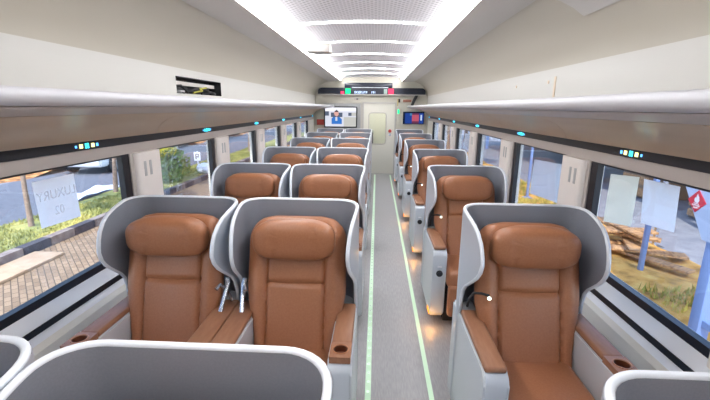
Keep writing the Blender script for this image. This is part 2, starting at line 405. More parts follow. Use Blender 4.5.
# ------------------------------------------------------------------ room
Y0, Y1 = -1.3, 9.7
WX = 1.375
WIN = [(1.33 + 1.3 * k, 2.25 + 1.3 * k) for k in range(-1, 6)]
WZ0, WZ1 = .745, 1.312
tag(link('floor', B(-1.5, 1.5, Y0 - .1, Y1 + 1.6, -.06, 0), M['floor'], smooth=False), kind='structure')
for s, side in ((-1, 'left'), (1, 'right')):
    # lower wall and piers between the windows
    bm = bmesh.new()
    low = [(1.46, 0), (1.285, 0), (1.285, .12), (1.30, .56), (1.318, .585), (1.46, .585)]
    sweep(bm, low, Y0, Y1, s, closed=True)
    cuts = [Y0] + [v for w in WIN for v in w] + [Y1]
    for a, b in zip(cuts[0::2], cuts[1::2]):
        box(bm, *sorted((s * WX, s * 1.46)), a + (.10 if a > Y0 else 0), b, .585, WZ1)
    for a, b in WIN: box(bm, *sorted((s * 1.38, s * 1.46)), a, b, .585, WZ0 - .034)
    sweep(bm, [(1.46, WZ1), (1.372, WZ1), (1.366, 1.372), (1.46, 1.372)], Y0, Y1, s, closed=True, mis=[1] * 4)
    sweep(bm, [(1.46, 1.372), (1.40, 1.372), (1.40, 1.66), (1.46, 1.66)], Y0, Y1, s, closed=True)
    tag(link(f'wall_{side}', bm, [M['wallcream'], M['header']], smooth=False), kind='structure')
    bm = bmesh.new(); sweep(bm, [(1.284, 0), (1.272, 0), (1.272, .09), (1.284, .10)], Y0, Y1, s, closed=True)
    tag(link(f'baseboard_{side}', bm, M['bandtrim'], smooth=False), kind='structure')
    # sill ledge: silver rail, black groove, silver lip
    t = tag(empty(f'trim_{1 if s < 0 else 2}'), kind='structure')
    bm = bmesh.new(); sweep(bm, [(1.378, .585), (1.378, .708), (1.372, .712), (1.345, .655), (1.34, .648), (1.346, .64), (1.346, .61), (1.338, .606), (1.325, .59), (1.318, .585)], Y0, Y1, s, closed=True)
    link('sill_rail', bm, M['sill'], t)
    bm = bmesh.new(); sweep(bm, [(1.3455, .612), (1.3455, .643), (1.338, .641), (1.338, .614)], Y0, Y1, s, closed=True)
    link('sill_groove', bm, M['black'], t, smooth=False)
    # windows
    for k, (a, b) in enumerate(WIN):
        w = tag(empty(f'window_{k + 1 if s < 0 else k + 8}', (s * WX, (a + b) / 2, WZ0)), kind='structure')
        ox, oy, oz = w.location
        def L(bm):
            bmesh.ops.translate(bm, vec=(-ox, -oy, -oz), verts=bm.verts[:]); return bm
        bm = bmesh.new(); X = lambda p, q: sorted((s * p, s * q))
        box(bm, *X(1.366, 1.402), a - .01, a + .02, WZ0 - .03, WZ1); box(bm, *X(1.368, 1.402), b + .004, b + .07, WZ0 - .03, WZ1)
        box(bm, *X(1.366, 1.402), a + .02, b + .004, WZ0 - .035, WZ0 + .004); box(bm, *X(1.37, 1.402), a + .02, b + .004, WZ1 - .008, WZ1)
        link('window_frame', L(bm), M['black'], w, smooth=False)
        bm = B(*X(1.384, 1.390), a + .01, b + .01, WZ0, WZ1 - .004)
        link('window_pane', L(bm), M['glass'], w, smooth=False)
    # pillar covers with vent slots
    for k, (a, b) in enumerate(WIN[:-1]):
        c = tag(empty(f'trim_{3 + k if s < 0 else 10 + k}', (s * WX, b + .24, .7)), kind='structure')
        ox, oy, oz = c.location
        def L(bm):
            bmesh.ops.translate(bm, vec=(-ox, -oy, -oz), verts=bm.verts[:]); return bm
        bm = bmesh.new()
        pr = [(1.374, b + .108), (1.352, b + .110), (1.337, b + .128), (1.335, b + .15), (1.335, b + .355), (1.34, b + .37), (1.374, b + .372)]
        lo = [bm.verts.new((s * x, y, .70)) for x, y in pr]; hi = [bm.verts.new((s * x, y, 1.312)) for x, y in pr]
        n = len(pr)
        for i in range(n): bm.faces.new((lo[i], lo[(i + 1) % n], hi[(i + 1) % n], hi[i]))
        bm.faces.new(lo); bm.faces.new(hi[::-1])
        p = link('pillar_cover', L(bm), M['pillar'], c, angle=.9)
        link('edge_strip', L(B(*sorted((s * 1.362, s * 1.40)), b + .072, b + .106, .70, 1.312)), M['header'], c, smooth=False)
        for q in (.165, .225):
            bm = B(*sorted((s * 1.333, s * 1.3365)), b + q, b + q + .026, 1.16, 1.255, bev=.001)
            link('vent_slot', L(bm), M['tvpanel'], p)
# luggage racks
NOTE = 1.37
for s, side, lab in ((-1, 'left', 'long white luggage rack over the windows beside the paired seats'), (1, 'right', 'long white luggage rack over the windows beside the single seats')):
    r = empty('luggage_rack', (s * 1.33, 0, 1.6), label=lab, cat='luggage rack', group='luggage racks')
    def L(bm): bmesh.ops.translate(bm, vec=(-s * 1.33, 0, -1.6), verts=bm.verts[:]); return bm
    bm = bmesh.new()
    sweep(bm, [(1.335, 1.645), (.90, 1.648), (.865, 1.648), (.852, 1.64), (.848, 1.625), (.852, 1.61), (.868, 1.598), (.90, 1.594), (1.335, 1.60)], Y0, 9.52, s, closed=True)
    link('shelf', L(bm), M['rack'], r, angle=.9)
    bm = bmesh.new()
    sweep(bm, [(.93, 1.592), (.94, 1.586), (1.06, 1.575), (1.13, 1.557), (1.14, 1.56), (1.335, 1.595)], Y0, 9.5, s, closed=True)
    link('underside_panel', L(bm), M['under'], r, angle=.4)
    seams = [-.05 + 1.34 * k for k in range(0, 8)]
    cuts = [Y0] + seams + [9.5]
    for a, b in zip(cuts, cuts[1:]):
        bm = bmesh.new()
        sweep(bm, [(1.132, 1.556), (1.20, 1.538), (1.27, 1.51), (1.32, 1.475), (1.345, 1.44), (1.352, 1.417), (1.395, 1.417), (1.395, 1.59), (1.336, 1.594), (1.30, 1.585)], a + .004, b - .004, s, closed=True)
        link('curved_cover', L(bm), M['taupe'], r, angle=.6)
    for y in seams:
        bm = bmesh.new(); sweep(bm, [(1.135, 1.560), (1.20, 1.542), (1.27, 1.514), (1.32, 1.479), (1.35, 1.444), (1.357, 1.418), (1.39, 1.42), (1.39, 1.58)], y - .004, y + .004, s, closed=True)
        link('seam', L(bm), M['bandtrim'], r, smooth=False)
    # seat number strip
    t = empty('seat_number_strip', (s * 1.36, 0, 1.395), label='black strip of lit seat indicators along the windows of the ' + ('paired' if s < 0 else 'single') + ' seats', cat='indicator strip')
    def L2(bm): bmesh.ops.translate(bm, vec=(-s * 1.36, 0, -1.395), verts=bm.verts[:]); return bm
    link('strip_body', L2(B(*sorted((s * 1.355, s * 1.398)), Y0, 9.5, 1.374, 1.416)), M['black'], t, smooth=False)
    for k in range(6):
        y = 1.965 + 1.48 * k
        for dy, m, w, h in ((-.075, 'blue', .012, .012), (-.04, 'yellow', .022, .020), (-.006, 'cyan', .009, .026), (.010, 'cyan', .009, .026), (.045, 'yellow', .022, .020), (.078, 'blue', .016, .016)):
            if k and m == 'yellow': m = 'cyan'
            link('indicator_light', L2(B(*sorted((s * 1.3535, s * 1.356)), y + dy - w / 2, y + dy + w / 2, 1.395 - h / 2, 1.395 + h / 2)), M[m], t, smooth=False)

# vault: white wall behind the rack, cream curve, with the open service hole
HY0, HY1, HZ0, HZ1 = 2.93, 3.79, 1.69, 1.812
for s, n in ((-1, 'left'), (1, 'right')):
    bm = bmesh.new(); X = 1.336
    ycs = [Y0, HY0, HY1, Y1]; zcs = [1.6, HZ0, HZ1, 1.82]
    for i in range(3):
        for j in range(3):
            if s < 0 and i == 1 and j == 1: continue
            f = bm.faces.new([bm.verts.new((s * X, ycs[i + a], zcs[j + b])) for a, b in ((0, 0), (1, 0), (1, 1), (0, 1))]); f.material_index = 1
    cv = [(1.336, 1.82), (1.334, 1.87), (1.326, 1.93), (1.305, 1.99), (1.27, 2.045), (1.22, 2.095), (1.16, 2.135), (1.09, 2.168), (1.0, 2.195)]
    sweep(bm, cv, Y0, Y1, s, mis=[1] + [0] * 8)
    bmesh.ops.remove_doubles(bm, verts=bm.verts[:], dist=.0003)
    tag(link(f'ceiling_{n}', bm, [M['cream'], M['white']], angle=.7), kind='structure')
    bm = bmesh.new(); sweep(bm, [(1.004, 2.196), (1.0, 2.188), (.725, 2.198), (.712, 2.205), (.712, 2.225), (.73, 2.23), (1.004, 2.23)], Y0, Y1, s, closed=True)
    tag(link(f'trim_{30 if s < 0 else 31}', bm, M['bandtrim'], angle=.5), kind='structure')
    bm = bmesh.new(); sweep(bm, [(.705, 2.207), (.685, 2.262), (.69, 2.268), (.711, 2.207)], Y0, 9.55, s, closed=True)
    tag(link('cove_light', bm, M['cove'], smooth=False), 'long glowing cove light along the ceiling on the ' + ('paired-seat' if s < 0 else 'single-seat') + ' side', 'ceiling light', 'cove lights')
bm = bmesh.new(); arch = [(-.70 + 1.40 * i / 16) for i in range(17)]
zc = lambda x: 2.268 + .035 * (1 - (x / .70) ** 2)
sweep(bm, [(x, zc(x)) for x in arch], Y0, Y1); tag(link('ceiling', bm, M['perf'], angle=1), kind='structure')
for k in range(-1, 6):
    y = 3.57 + 1.01 * k; bm = bmesh.new()
    for (xa, xb) in zip(arch, arch[1:]):
        v = [bm.verts.new(p) for p in ((xa, y - .022, zc(xa) - .006), (xb, y - .022, zc(xb) - .006), (xb, y + .022, zc(xb) - .006), (xa, y + .022, zc(xa) - .006))]
        w = [bm.verts.new(p) for p in ((xa, y - .022, zc(xa)), (xb, y - .022, zc(xb)), (xb, y + .022, zc(xb)), (xa, y + .022, zc(xa)))]
        bm.faces.new(v); bm.faces.new((v[0], v[1], w[1], w[0])); bm.faces.new((v[3], v[2], w[2], w[3]))
    o = link('ceiling_light', bm, M['strip'], smooth=False)
    tag(o, 'bright white light strip crossing the ceiling, ' + (ORD[k - 0] if k >= 0 else 'overhead') + (' visible from the camera' if k >= 0 else ' behind the view'), 'ceiling light', 'cross lights on the ceiling')
# outer roof
tag(link('roof', B(-1.5, 1.5, Y0 - .1, Y1 + 1.6, 2.36, 2.42), M['white'], smooth=False), kind='structure')
bm = bmesh.new()
for s in (-1, 1): box(bm, *sorted((s * 1.46, s * 1.5)), Y0 - .1, Y1 + 1.6, 1.315, 2.36)
tag(link('wall_outer', bm, M['white'], smooth=False), kind='structure')
tag(link('wall_back', B(-1.5, 1.5, Y0 - .1, Y0, 0, 2.36), M['endwall'], smooth=False), kind='structure')

# service hole with loose cables
h = empty('service_opening', (-1.34, 3.36, 1.69), label='open rectangular hole with loose cables in the white panel above the rack', cat='service opening')
def L(bm): bmesh.ops.translate(bm, vec=(1.34, -3.36, -1.69), verts=bm.verts[:]); return bm
bm = bmesh.new()
box(bm, -1.455, -1.45, HY0, HY1, HZ0, HZ1); box(bm, -1.45, -1.337, HY0, HY1, HZ1, HZ1 + .004); box(bm, -1.45, -1.337, HY0, HY1, HZ0 - .004, HZ0)
box(bm, -1.45, -1.337, HY0 - .004, HY0, HZ0, HZ1); box(bm, -1.45, -1.337, HY1, HY1 + .004, HZ0, HZ1)
link('recess', L(bm), M['dark'], h, smooth=False)
link('rail', L(B(-1.43, -1.40, HY0 + .003, HY1 - .003, 1.755, 1.785)), M['pillar'], h)
for i, (pts, m, r) in enumerate(((((-1.40, 2.94, 1.74), (-1.36, 3.05, 1.75), (-1.36, 3.14, 1.71), (-1.38, 3.2, 1.697)), 'dark', .008),
                  (((-1.42, 3.2, 1.70), (-1.37, 3.35, 1.735), (-1.37, 3.5, 1.74), (-1.38, 3.6, 1.72), (-1.40, 3.78, 1.71)), 'dark', .014),
                  (((-1.38, 3.3, 1.705), (-1.355, 3.42, 1.725), (-1.355, 3.36, 1.737), (-1.355, 3.50, 1.752)), 'yellowwire', .007),
                  (((-1.40, 3.5, 1.70), (-1.36, 3.62, 1.715), (-1.36, 3.7, 1.704), (-1.40, 3.77, 1.70)), 'black', .010))):
    if m == 'yellowwire' and m not in M: M[m] = mat('yellow_wire', rgb(210, 205, 90), .5)
    o = link('cable', L(tube(bmesh.new(), pts, r, 8)), M[m], h)
    if m == 'yellowwire': o['label'] = 'yellow wire'
link('connector', L(B(-1.38, -1.35, 3.02, 3.09, 1.70, 1.715, bev=.004)), M['paper'], h)
# panel seam, screws, ceiling hatch on the single-seat side
p = empty('wall_panel_joint', (1.336, 2.9, 1.69), label='dark vertical joint with two screws in the white panel above the rack', cat='panel joint')
def L(bm): bmesh.ops.translate(bm, vec=(-1.336, -2.9, -1.69), verts=bm.verts[:]); return bm
link('joint_line', L(B(1.331, 1.3358, 2.845, 2.868, 1.66, 1.815)), M['taupe'], p, smooth=False)
for y in (2.965, 3.62): link('screw', L(cyl(bmesh.new(), (1.3358, y, 1.785), (1.331, y, 1.785), .012, n=14)), M['taupe'], p)
hp = [(1.19, 2.10), (1.16, 2.118), (1.09, 2.152), (1.0, 2.178), (.93, 2.184)]
bm = bmesh.new(); cv2 = [(1.22, 2.083), (1.16, 2.124), (1.09, 2.157), (1.0, 2.183), (.98, 2.185)]
sweep(bm, cv2 + [(x, z + .012) for x, z in cv2[::-1]], 1.6, 2.33, 1, closed=True)
link('access_hatch', bm, M['bandtrim'], bpy.data.objects['ceiling_right'], angle=.4)
# little white box on the ceiling
o = empty('ceiling_monitor', (-.5, 4.3, 2.2), label='small white box bracketed under the ceiling beside the cove light', cat='ceiling box')
bm = B(-.10, .15, -.10, .10, -.06, .03, bev=.018, seg=3); link('body', bm, M['bandtrim'], o)
link('bracket', B(-.19, -.09, -.02, .02, .005, .03, bev=.004), M['bandtrim'], o)
link('lens', cyl(bmesh.new(), (.06, -.02, -.058), (.06, -.02, -.071), .035, .025, 20), M['bandtrim'], o)

# glowing guide lines on the floor
def guide(xa, xb, ya, yb, w, dots, lab):
    bm = bmesh.new()
    v = [bm.verts.new(p) for p in ((xa - w / 2, ya, .004), (xa + w / 2, ya, .004), (xb + w / 2, yb, .004), (xb - w / 2, yb, .004), (xa - w / 2, ya, 0), (xa + w / 2, ya, 0), (xb + w / 2, yb, 0), (xb - w / 2, yb, 0))]
    for f in ((0, 1, 2, 3), (0, 4, 5, 1), (1, 5, 6, 2), (2, 6, 7, 3), (3, 7, 4, 0)): bm.faces.new([v[i] for i in f])
    o = link('floor_guide_strip', bm, M['glowline'], smooth=False); tag(o, lab, 'guide strip')
    if dots:
        b = bmesh.new(); y = ya + .03
        while y < yb - .05:
            t = (y - ya) / (yb - ya); x = xa + (xb - xa) * t
            box(b, x - w * .2, x + w * .2, y, y + .014, .0035, .0055); y += .085
        d = link('light_dot', b, M['leddim'], o, smooth=False); tag(d, 'white light dots', kind='stuff')
guide(.105, .130, Y0, 9.55, .034, True, 'pale green floor strip with white light dots beside the paired seats')
guide(.462, .500, Y0, 9.55, .028, False, 'plain pale green floor strip beside the single seats')

# ------------------------------------------------------------------ end wall
bm = bmesh.new()
DX0, DX1, DZ = -.165, .575, 1.69
box(bm, -1.46, DX0, Y1, Y1 + .08, 0, 2.36); box(bm, DX1, 1.46, Y1, Y1 + .08, 0, 2.36); box(bm, DX0, DX1, Y1, Y1 + .08, DZ, 2.36)
tag(link('wall_end', bm, M['endwall'], smooth=False), kind='structure')
d = tag(empty('door_1', (DX0, Y1, 0)), kind='structure')
def L(bm): bmesh.ops.translate(bm, vec=(-DX0, -Y1, 0), verts=bm.verts[:]); return bm
bm = bmesh.new(); gx0, gx1, gz0, gz1 = -.04, .375, .735, 1.475
yA, yB = Y1 + .005, Y1 + .045
box(bm, DX0, gx0, yA, yB, .01, DZ); box(bm, gx1, DX1, yA, yB, .01, DZ); box(bm, gx0, gx1, yA, yB, .01, gz0); box(bm, gx0, gx1, yA, yB, gz1, DZ)
link('door_leaf', L(bm), M['door'], d, smooth=False)
bm = bmesh.new(); pts = []
rc = .07
for cx, cz, a0 in ((gx1 - rc, gz1 - rc, 0), (gx0 + rc, gz1 - rc, 90), (gx0 + rc, gz0 + rc, 180), (gx1 - rc, gz0 + rc, 270)):
    for k in range(6):
        t = math.radians(a0 + 90 * k / 5); pts.append((cx + rc * math.cos(t), yA - .002, cz + rc * math.sin(t)))
tube(bm, pts, .014, 8, closed=True); link('window_gasket', L(bm), M['bandtrim'], d)
link('door_pane', L(B(gx0, gx1, yA + .015, yA + .021, gz0, gz1)), M['doorglass'], d, smooth=False)
bm = bmesh.new(); cyl(bm, (.47, yA, 1.05), (.47, yA - .02, 1.05), .04, n=20); k = link('door_button', L(bm), M['redpaint'], d); k['label'] = 'round red door button'
link('lock_plate', L(B(.44, .50, yA - .008, yA, .93, 1.0, bev=.003)), M['steel'], d)
# door frame + service column on its side
t = tag(empty('trim_40', (0, Y1, 0)), kind='structure')
bm = bmesh.new(); box(bm, DX0 - .035, DX0, -.025, 0, 0, DZ + .035); box(bm, DX1, DX1 + .035, -.025, 0, 0, DZ + .035); box(bm, DX0, DX1, -.025, 0, DZ, DZ + .035)
link('door_frame', bm, M['bandtrim'], t, smooth=False)
o = empty('door_control_column', (.66, Y1, 1.0), label='narrow cream control column with green lamp beside the end door', cat='control column')
link('column_body', B(-.035, .035, -.04, -.001, -.9, .87), M['endwall'], o, smooth=False)
link('green_lamp', B(-.022, .022, -.05, -.04, .46, .56, bev=.004), M['green'], o)
link('black_clip', B(-.01, .03, -.055, -.04, .72, .80), M['dark'], o, smooth=False); link('yellow_tag', B(-.035, -.012, -.046, -.04, .64, .80), mat('yellow_tag', rgb(200, 180, 110), .5), o, smooth=False)
# vestibule beyond
bm = bmesh.new(); box(bm, -1.0, 1.3, Y1 + 1.45, Y1 + 1.5, 0, 2.3); box(bm, -1.05, -1.0, Y1 + .08, Y1 + 1.5, 0, 2.3); box(bm, 1.3, 1.35, Y1 + .08, Y1 + 1.5, 0, 2.3); box(bm, -1.05, 1.35, Y1 + .08, Y1 + 1.5, 2.25, 2.3)
tag(link('wall_vestibule', bm, M['door'], smooth=False), kind='structure')
tag(link('vestibule_light', B(-.1, .6, Y1 + .5, Y1 + 1.0, 2.22, 2.245), emis('vestibule_lamp', (1, .96, .88, 1), 9), smooth=False), 'flat ceiling lamp in the vestibule beyond the end door', 'ceiling light')
o = empty('vestibule_cabinet', (-.05, Y1 + 1.2, 0), label='grey equipment cabinet in the vestibule seen through the door glass', cat='cabinet')
link('body', B(-.2, .12, -.2, .2, 0, 1.0, bev=.01), M['tvpanel'], o); link('door', B(-.19, .11, -.215, -.2, .05, .95, bev=.004), M['dark'], o)
# TV and its panel
t = tag(empty('trim_41', (-.62, Y1, 1.4)), kind='structure')
bm = bmesh.new(); box(bm, -.52, .40, -.03, -.001, -.32, .30); link('tv_wall_panel', bm, M['tvpanel'], t, smooth=False)
bm = bmesh.new(); box(bm, -.52, -.49, -.04, -.03, -.32, .30); box(bm, .37, .40, -.04, -.03, -.32, .30); box(bm, -.49, .37, -.04, -.03, .28, .30); link('panel_border', bm, M['bandtrim'], t, smooth=False)
def pixels(name, w, hgt, nx, nz, fn, mats, parent, y):
    bm = bmesh.new()
    vs = [[bm.verts.new((-w / 2 + w * i / nx, y, -hgt / 2 + hgt * j / nz)) for i in range(nx + 1)] for j in range(nz + 1)]
    for j in range(nz):
        for i in range(nx):
            f = bm.faces.new((vs[j][i], vs[j][i + 1], vs[j + 1][i + 1], vs[j + 1][i])); f.material_index = fn((i + .5) / nx, (j + .5) / nz)
    return link(name, bm, mats, parent, smooth=False)
tv = empty('television', (-.715, Y1 - .085, 1.37), label='wide television showing a man in a blue shirt, on the end wall', cat='television')
link('bezel', B(-.395, .395, -.02, .04, -.245, .245, bev=.008), M['black'], tv)
E_ = lambda n, r, g, b, s=.55: emis('screen_' + n, rgb(r, g, b), s)
def tvf(u, v):
    hd = ((u - .37) / .075) ** 2 + ((v - .70) / .16) ** 2
    if hd < 1: return 4 if v > .78 else 3
    if v < .50 and abs(u - .37) < .17 - .06 * max(0, v - .38) / .12 and v > .12: return 2 if abs(u - .37) > .035 or v < .3 else 1
    if v <= .12: return 1 if u < .6 else 5
    if v > .80: return 0
    if u < .12 and v > .55: return 6
    if u > .75 and .55 < v < .75: return 6 if u < .86 else 5
    if abs(u - .37) < .19 and .5 < v < .72: return 6
    return 5 if (u > .6 and v < .5) else 1
pixels('screen', .74, .445, 48, 30, tvf, [E_('white', 245, 245, 255), E_('pale', 215, 218, 232), E_('shirt', 60, 120, 200), E_('skin', 222, 170, 160), E_('hair', 60, 50, 60), E_('beige', 195, 195, 190), E_('slate', 90, 100, 120)], tv, -.0215)
link('wall_mount', B(-.1, .1, .04, .054, -.1, .1), M['dark'], tv)
ds = empty('information_display', (1.02, Y1 - .05, 1.365), label='small display of blue and red columns on the end wall above the single seats', cat='display')
link('bezel', B(-.25, .25, -.012, .03, -.145, .145, bev=.005), M['navy'], ds)
link('wall_mount', B(-.1, .1, .03, .049, -.06, .06), M['dark'], ds)
def dsf(u, v):
    if u < .08 or v > .93: return 3
    if u < .42: return 0 if v < .7 or u < .3 else 1
    if u < .78: return 2 if (v < .8 and v > .2) else 4
    return 5 if (.3 < v < .8 and .84 < u < .92) else 0
pixels('screen', .47, .26, 26, 14, dsf, [E_('blue', 40, 70, 150, .5), E_('teal', 70, 130, 170, .5), E_('rose', 190, 90, 110, .5), E_('darkblue', 30, 45, 75, .4), E_('plum', 110, 60, 90, .45), E_('lightblue', 200, 215, 240, .5)], ds, -.0135)
# destination sign bar
sg = empty('destination_sign', (0, Y1 - .1, 1.9), label='long dark blue sign bar with lit text and exit lamps above the end door', cat='sign')
bm = bmesh.new(); prof = [(-1.25, 0), (1.27, 0), (1.27, .06)] + [(1.27 - .10 + .10 * math.cos(a), .06 + .085 * math.sin(a)) for a in [PI / 2 * i / 6 for i in range(1, 7)]] + [(-1.15 - .10 * math.sin(a), .06 + .085 * math.cos(a)) for a in [PI / 2 * i / 6 for i in range(0, 7)]]
A = [bm.verts.new((x, -.02, z)) for x, z in prof]; D = [bm.verts.new((x, .08, z)) for x, z in prof]
for i in range(len(prof)): bm.faces.new((A[i], A[(i + 1) % len(prof)], D[(i + 1) % len(prof)], D[i]))
bm.faces.new(A); bm.faces.new(D[::-1]); link('housing', bm, M['navy'], sg, smooth=False)
link('upper_panel', B(-.62, .5, 0, .06, .15, .26, bev=.01), M['navy'], sg)
link('chrome_trim', B(-.45, .40, -.03, -.02, .145, .16), M['rim'], sg, smooth=False); link('base_trim', B(-1.27, 1.29, -.03, .09, -.02, 0), M['bandtrim'], sg, smooth=False)
text('lettering', 'EKSEKUTIF', .075, M['sigtext'], sg, (-.235, -.0215, .04), (PI / 2, 0, 0), sx=.85); text('lettering', '191', .075, M['sigtext'], sg, (.055, -.0215, .04), (PI / 2, 0, 0))
link('exit_lamp', B(-.60, -.48, -.032, -.02, .01, .13, bev=.008), M['green'], sg); link('call_lamp', B(-.71, -.63, -.03, -.02, .005, .065, bev=.01), M['red'], sg)
link('call_lamp', B(.40, .53, -.032, -.02, .01, .13, bev=.015), M['red'], sg); link('speaker_grille', B(.30, .38, -.026, -.02, .01, .12), mat('pale_green_plate', rgb(150, 175, 170), .5), sg, smooth=False)
link('support_arm', tube(bmesh.new(), [(1.08, .03, 0), (1.02, .03, -.12), (.97, .03, -.25)], .035, 8), M['dark'], sg)
tag(link('notice_plate', B(.76, .96, Y1 - .012, Y1, 1.73, 1.79, bev=.003), mat('notice_brown', rgb(176, 120, 100), .5)), 'small reddish brown notice plate under the sign bar', 'plate')
o = empty('smoke_detector', (-.34, Y1 - .06, 1.80), label='small white detector under the sign bar above the television', cat='detector')
link('body', B(-.06, .06, -.05, .06, -.015, .02, bev=.012, seg=3), M['bandtrim'], o); link('lens', superell(.02, -.05, -.01, .025, .015, .015, 1, 1, 12, 8), M['dark'], o)
o = empty('emergency_box', (-1.19, Y1, 1.33), label='small beige and red emergency box on the end wall beside the television', cat='emergency box')
link('case', B(-.10, .08, -.06, -.001, -.02, .20, bev=.01), M['endwall'], o); link('red_cover', B(-.10, .08, -.07, -.001, -.15, -.02, bev=.01), M['redpaint'], o)

# ------------------------------------------------------------------ papers on the glass
def sheet(name, corners, m, lab, side, grp='papers on the windows'):
    bm = bmesh.new(); dx = .0012 * side
    a = [bm.verts.new((x, y, z)) for x, y, z in corners]; b = [bm.verts.new((x + dx, y, z)) for x, y, z in corners]
    bm.faces.new(a); bm.faces.new(b[::-1])
    for i in range(4): bm.faces.new((a[i], b[i], b[(i + 1) % 4], a[(i + 1) % 4]))
    return tag(link(name, bm, m, smooth=False), lab, 'paper', grp)
XO = 1.3915
S = lambda s, q: [(s * XO, y, z) for y, z in q]
sl = sheet('paper_sheet', S(-1, [(1.645, 1.262), (1.893, 1.262), (1.90, 1.037), (1.655, 1.045)]), M['paper'], 'white paper sheet with faint reversed print on the first window of the paired seats', -1)
for s_, z, sz in (('LUXURY', 1.185, .062), ('02', 1.105, .06)):
    o = text('lettering', s_, sz, M['faint'], sl, (-XO + .0012, 1.772, z), (PI / 2, 0, PI / 2), sx=-1)
SC = [(0, [(2.165, 1.265), (1.935, 1.287), (1.935, 1.04), (2.165, 1.00)], 'papercream', 'cream paper sheet on the first single-seat window, the one nearer the pillar'),
      (1, [(1.90, 1.285), (1.675, 1.292), (1.66, 1.098), (1.87, 1.078)], 'paper', 'white paper sheet in the middle of the first single-seat window'),
      (2, [(3.20, 1.21), (2.575, 1.245), (2.56, .98), (3.22, .93)], 'paper', 'wide white paper sheet on the second single-seat window'),
      (3, [(5.72, 1.26), (5.26, 1.262), (5.25, 1.05), (5.80, 1.03)], 'paper', 'white paper sheet on the fourth single-seat window')]
for i, q, m, lab in SC: sheet('paper_sheet', S(1, q), M[m], lab, 1)

# ------------------------------------------------------------------ outside
GZ = -1.0
def noise_ground(name, cols, scale, rough=.9, bump=.3, tex='noise'):
    m = bpy.data.materials.new(name); m.use_nodes = True; nt = m.node_tree; b = nt.nodes['Principled BSDF']; b.inputs['Roughness'].default_value = rough
    tc = nt.nodes.new('ShaderNodeTexCoord'); n = nt.nodes.new('ShaderNodeTexNoise'); n.inputs['Scale'].default_value = scale; n.inputs['Detail'].default_value = 6
    r = nt.nodes.new('ShaderNodeValToRGB'); e = r.color_ramp.elements
    e[0].position = .3; e[1].position = .72; e[0].color = cols[0]; e[1].color = cols[-1]
    for i, c in enumerate(cols[1:-1]): q = e.new(.3 + .42 * (i + 1) / (len(cols) - 1)); q.color = c
    nt.links.new(tc.outputs['Object'], n.inputs['Vector']); nt.links.new(n.outputs['Fac'], r.inputs['Fac']); nt.links.new(r.outputs['Color'], b.inputs['Base Color'])
    bp = nt.nodes.new('ShaderNodeBump'); bp.inputs['Strength'].default_value = bump; bp.inputs['Distance'].default_value = .03
    nt.links.new(n.outputs['Fac'], bp.inputs['Height']); nt.links.new(bp.outputs['Normal'], b.inputs['Normal'])
    return m
def brick_mat():
    m = bpy.data.materials.new('brick_paving'); m.use_nodes = True; nt = m.node_tree; b = nt.nodes['Principled BSDF']; b.inputs['Roughness'].default_value = .85
    tc = nt.nodes.new('ShaderNodeTexCoord'); mp = nt.nodes.new('ShaderNodeMapping'); mp.inputs['Rotation'].default_value = (0, 0, .8)
    t = nt.nodes.new('ShaderNodeTexBrick'); t.inputs['Scale'].default_value = 3.0; t.inputs['Mortar Size'].default_value = .022
    t.inputs['Color1'].default_value = rgb(156, 131, 104); t.inputs['Color2'].default_value = rgb(128, 105, 82); t.inputs['Mortar'].default_value = rgb(90, 75, 60)
    nt.links.new(tc.outputs['Object'], mp.inputs['Vector']); nt.links.new(mp.outputs['Vector'], t.inputs['Vector']); nt.links.new(t.outputs['Color'], b.inputs['Base Color'])
    return m
M['brick'] = brick_mat()
M['grass'] = noise_ground('sunny_grass', [rgb(104, 110, 62), rgb(144, 144, 80), rgb(190, 178, 104)], 2)
M['asphalt'] = noise_ground('asphalt', [rgb(86, 88, 96), rgb(106, 108, 116)], 8, bump=.1)
M['leafy'] = noise_ground('dry_leaf_bank', [rgb(96, 66, 40), rgb(176, 120, 66), rgb(214, 170, 110)], 4)
M['concrete'] = noise_ground('grey_yard', [rgb(112, 112, 120), rgb(140, 138, 142)], 3, bump=.1)
M['drygrass'] = noise_ground('dry_grass', [rgb(140, 104, 44), rgb(206, 152, 72), rgb(224, 184, 104)], 4)
M['kerbl'] = mat('kerb_pale', rgb(150, 136, 126), .8, noise=rgb(120, 104, 98), nscale=6); M['kerbd'] = mat('kerb_dark', rgb(78, 72, 76), .8, noise=rgb(58, 54, 60), nscale=6)
M['bark'] = mat('bark', rgb(150, 128, 112), .9, noise=rgb(120, 100, 86), bump=.5, nscale=20)
M['wood'] = mat('raw_timber', rgb(190, 146, 100), .7, noise=rgb(120, 86, 58), nscale=5, stretch=(1, 6, 6))
M['bluepaint'] = mat('blue_paint', rgb(112, 136, 184), .4); M['tank'] = mat('pale_blue_tank', rgb(178, 192, 218), .4)
M['foliage'] = mat('shrub_leaf', rgb(142, 160, 92), .7, noise=rgb(104, 126, 66), nscale=10); M['flower'] = mat('yellow_flower', rgb(236, 220, 60), .6)
M['darkleaf'] = mat('dark_leaf', rgb(64, 82, 44), .7, noise=rgb(40, 56, 30), nscale=6)
M['plastic'] = mat('white_plastic', rgb(226, 230, 240), .4); M['carpaint'] = mat('silver_car', rgb(206, 210, 216), .25, metal=.3)
M['carglass'] = mat('car_glass', rgb(40, 48, 58), .1)
def slab(name, x0, x1, y0, y1, z, m, kind='structure', t=.2, n=1, amp=0):
    bm = B(x0, x1, y0, y1, z - t, z)
    return tag(link(name, bm, m, smooth=False), kind=kind)
slab('ground', -60, 60, -30, 120, GZ - .02, M['concrete'])
slab('paving', -5.95, -1.9, -4, 60, GZ, M['brick'], t=.1)
slab('road', -12.2, -7.75, -8, 80, GZ + .004, M['asphalt'], t=.1)
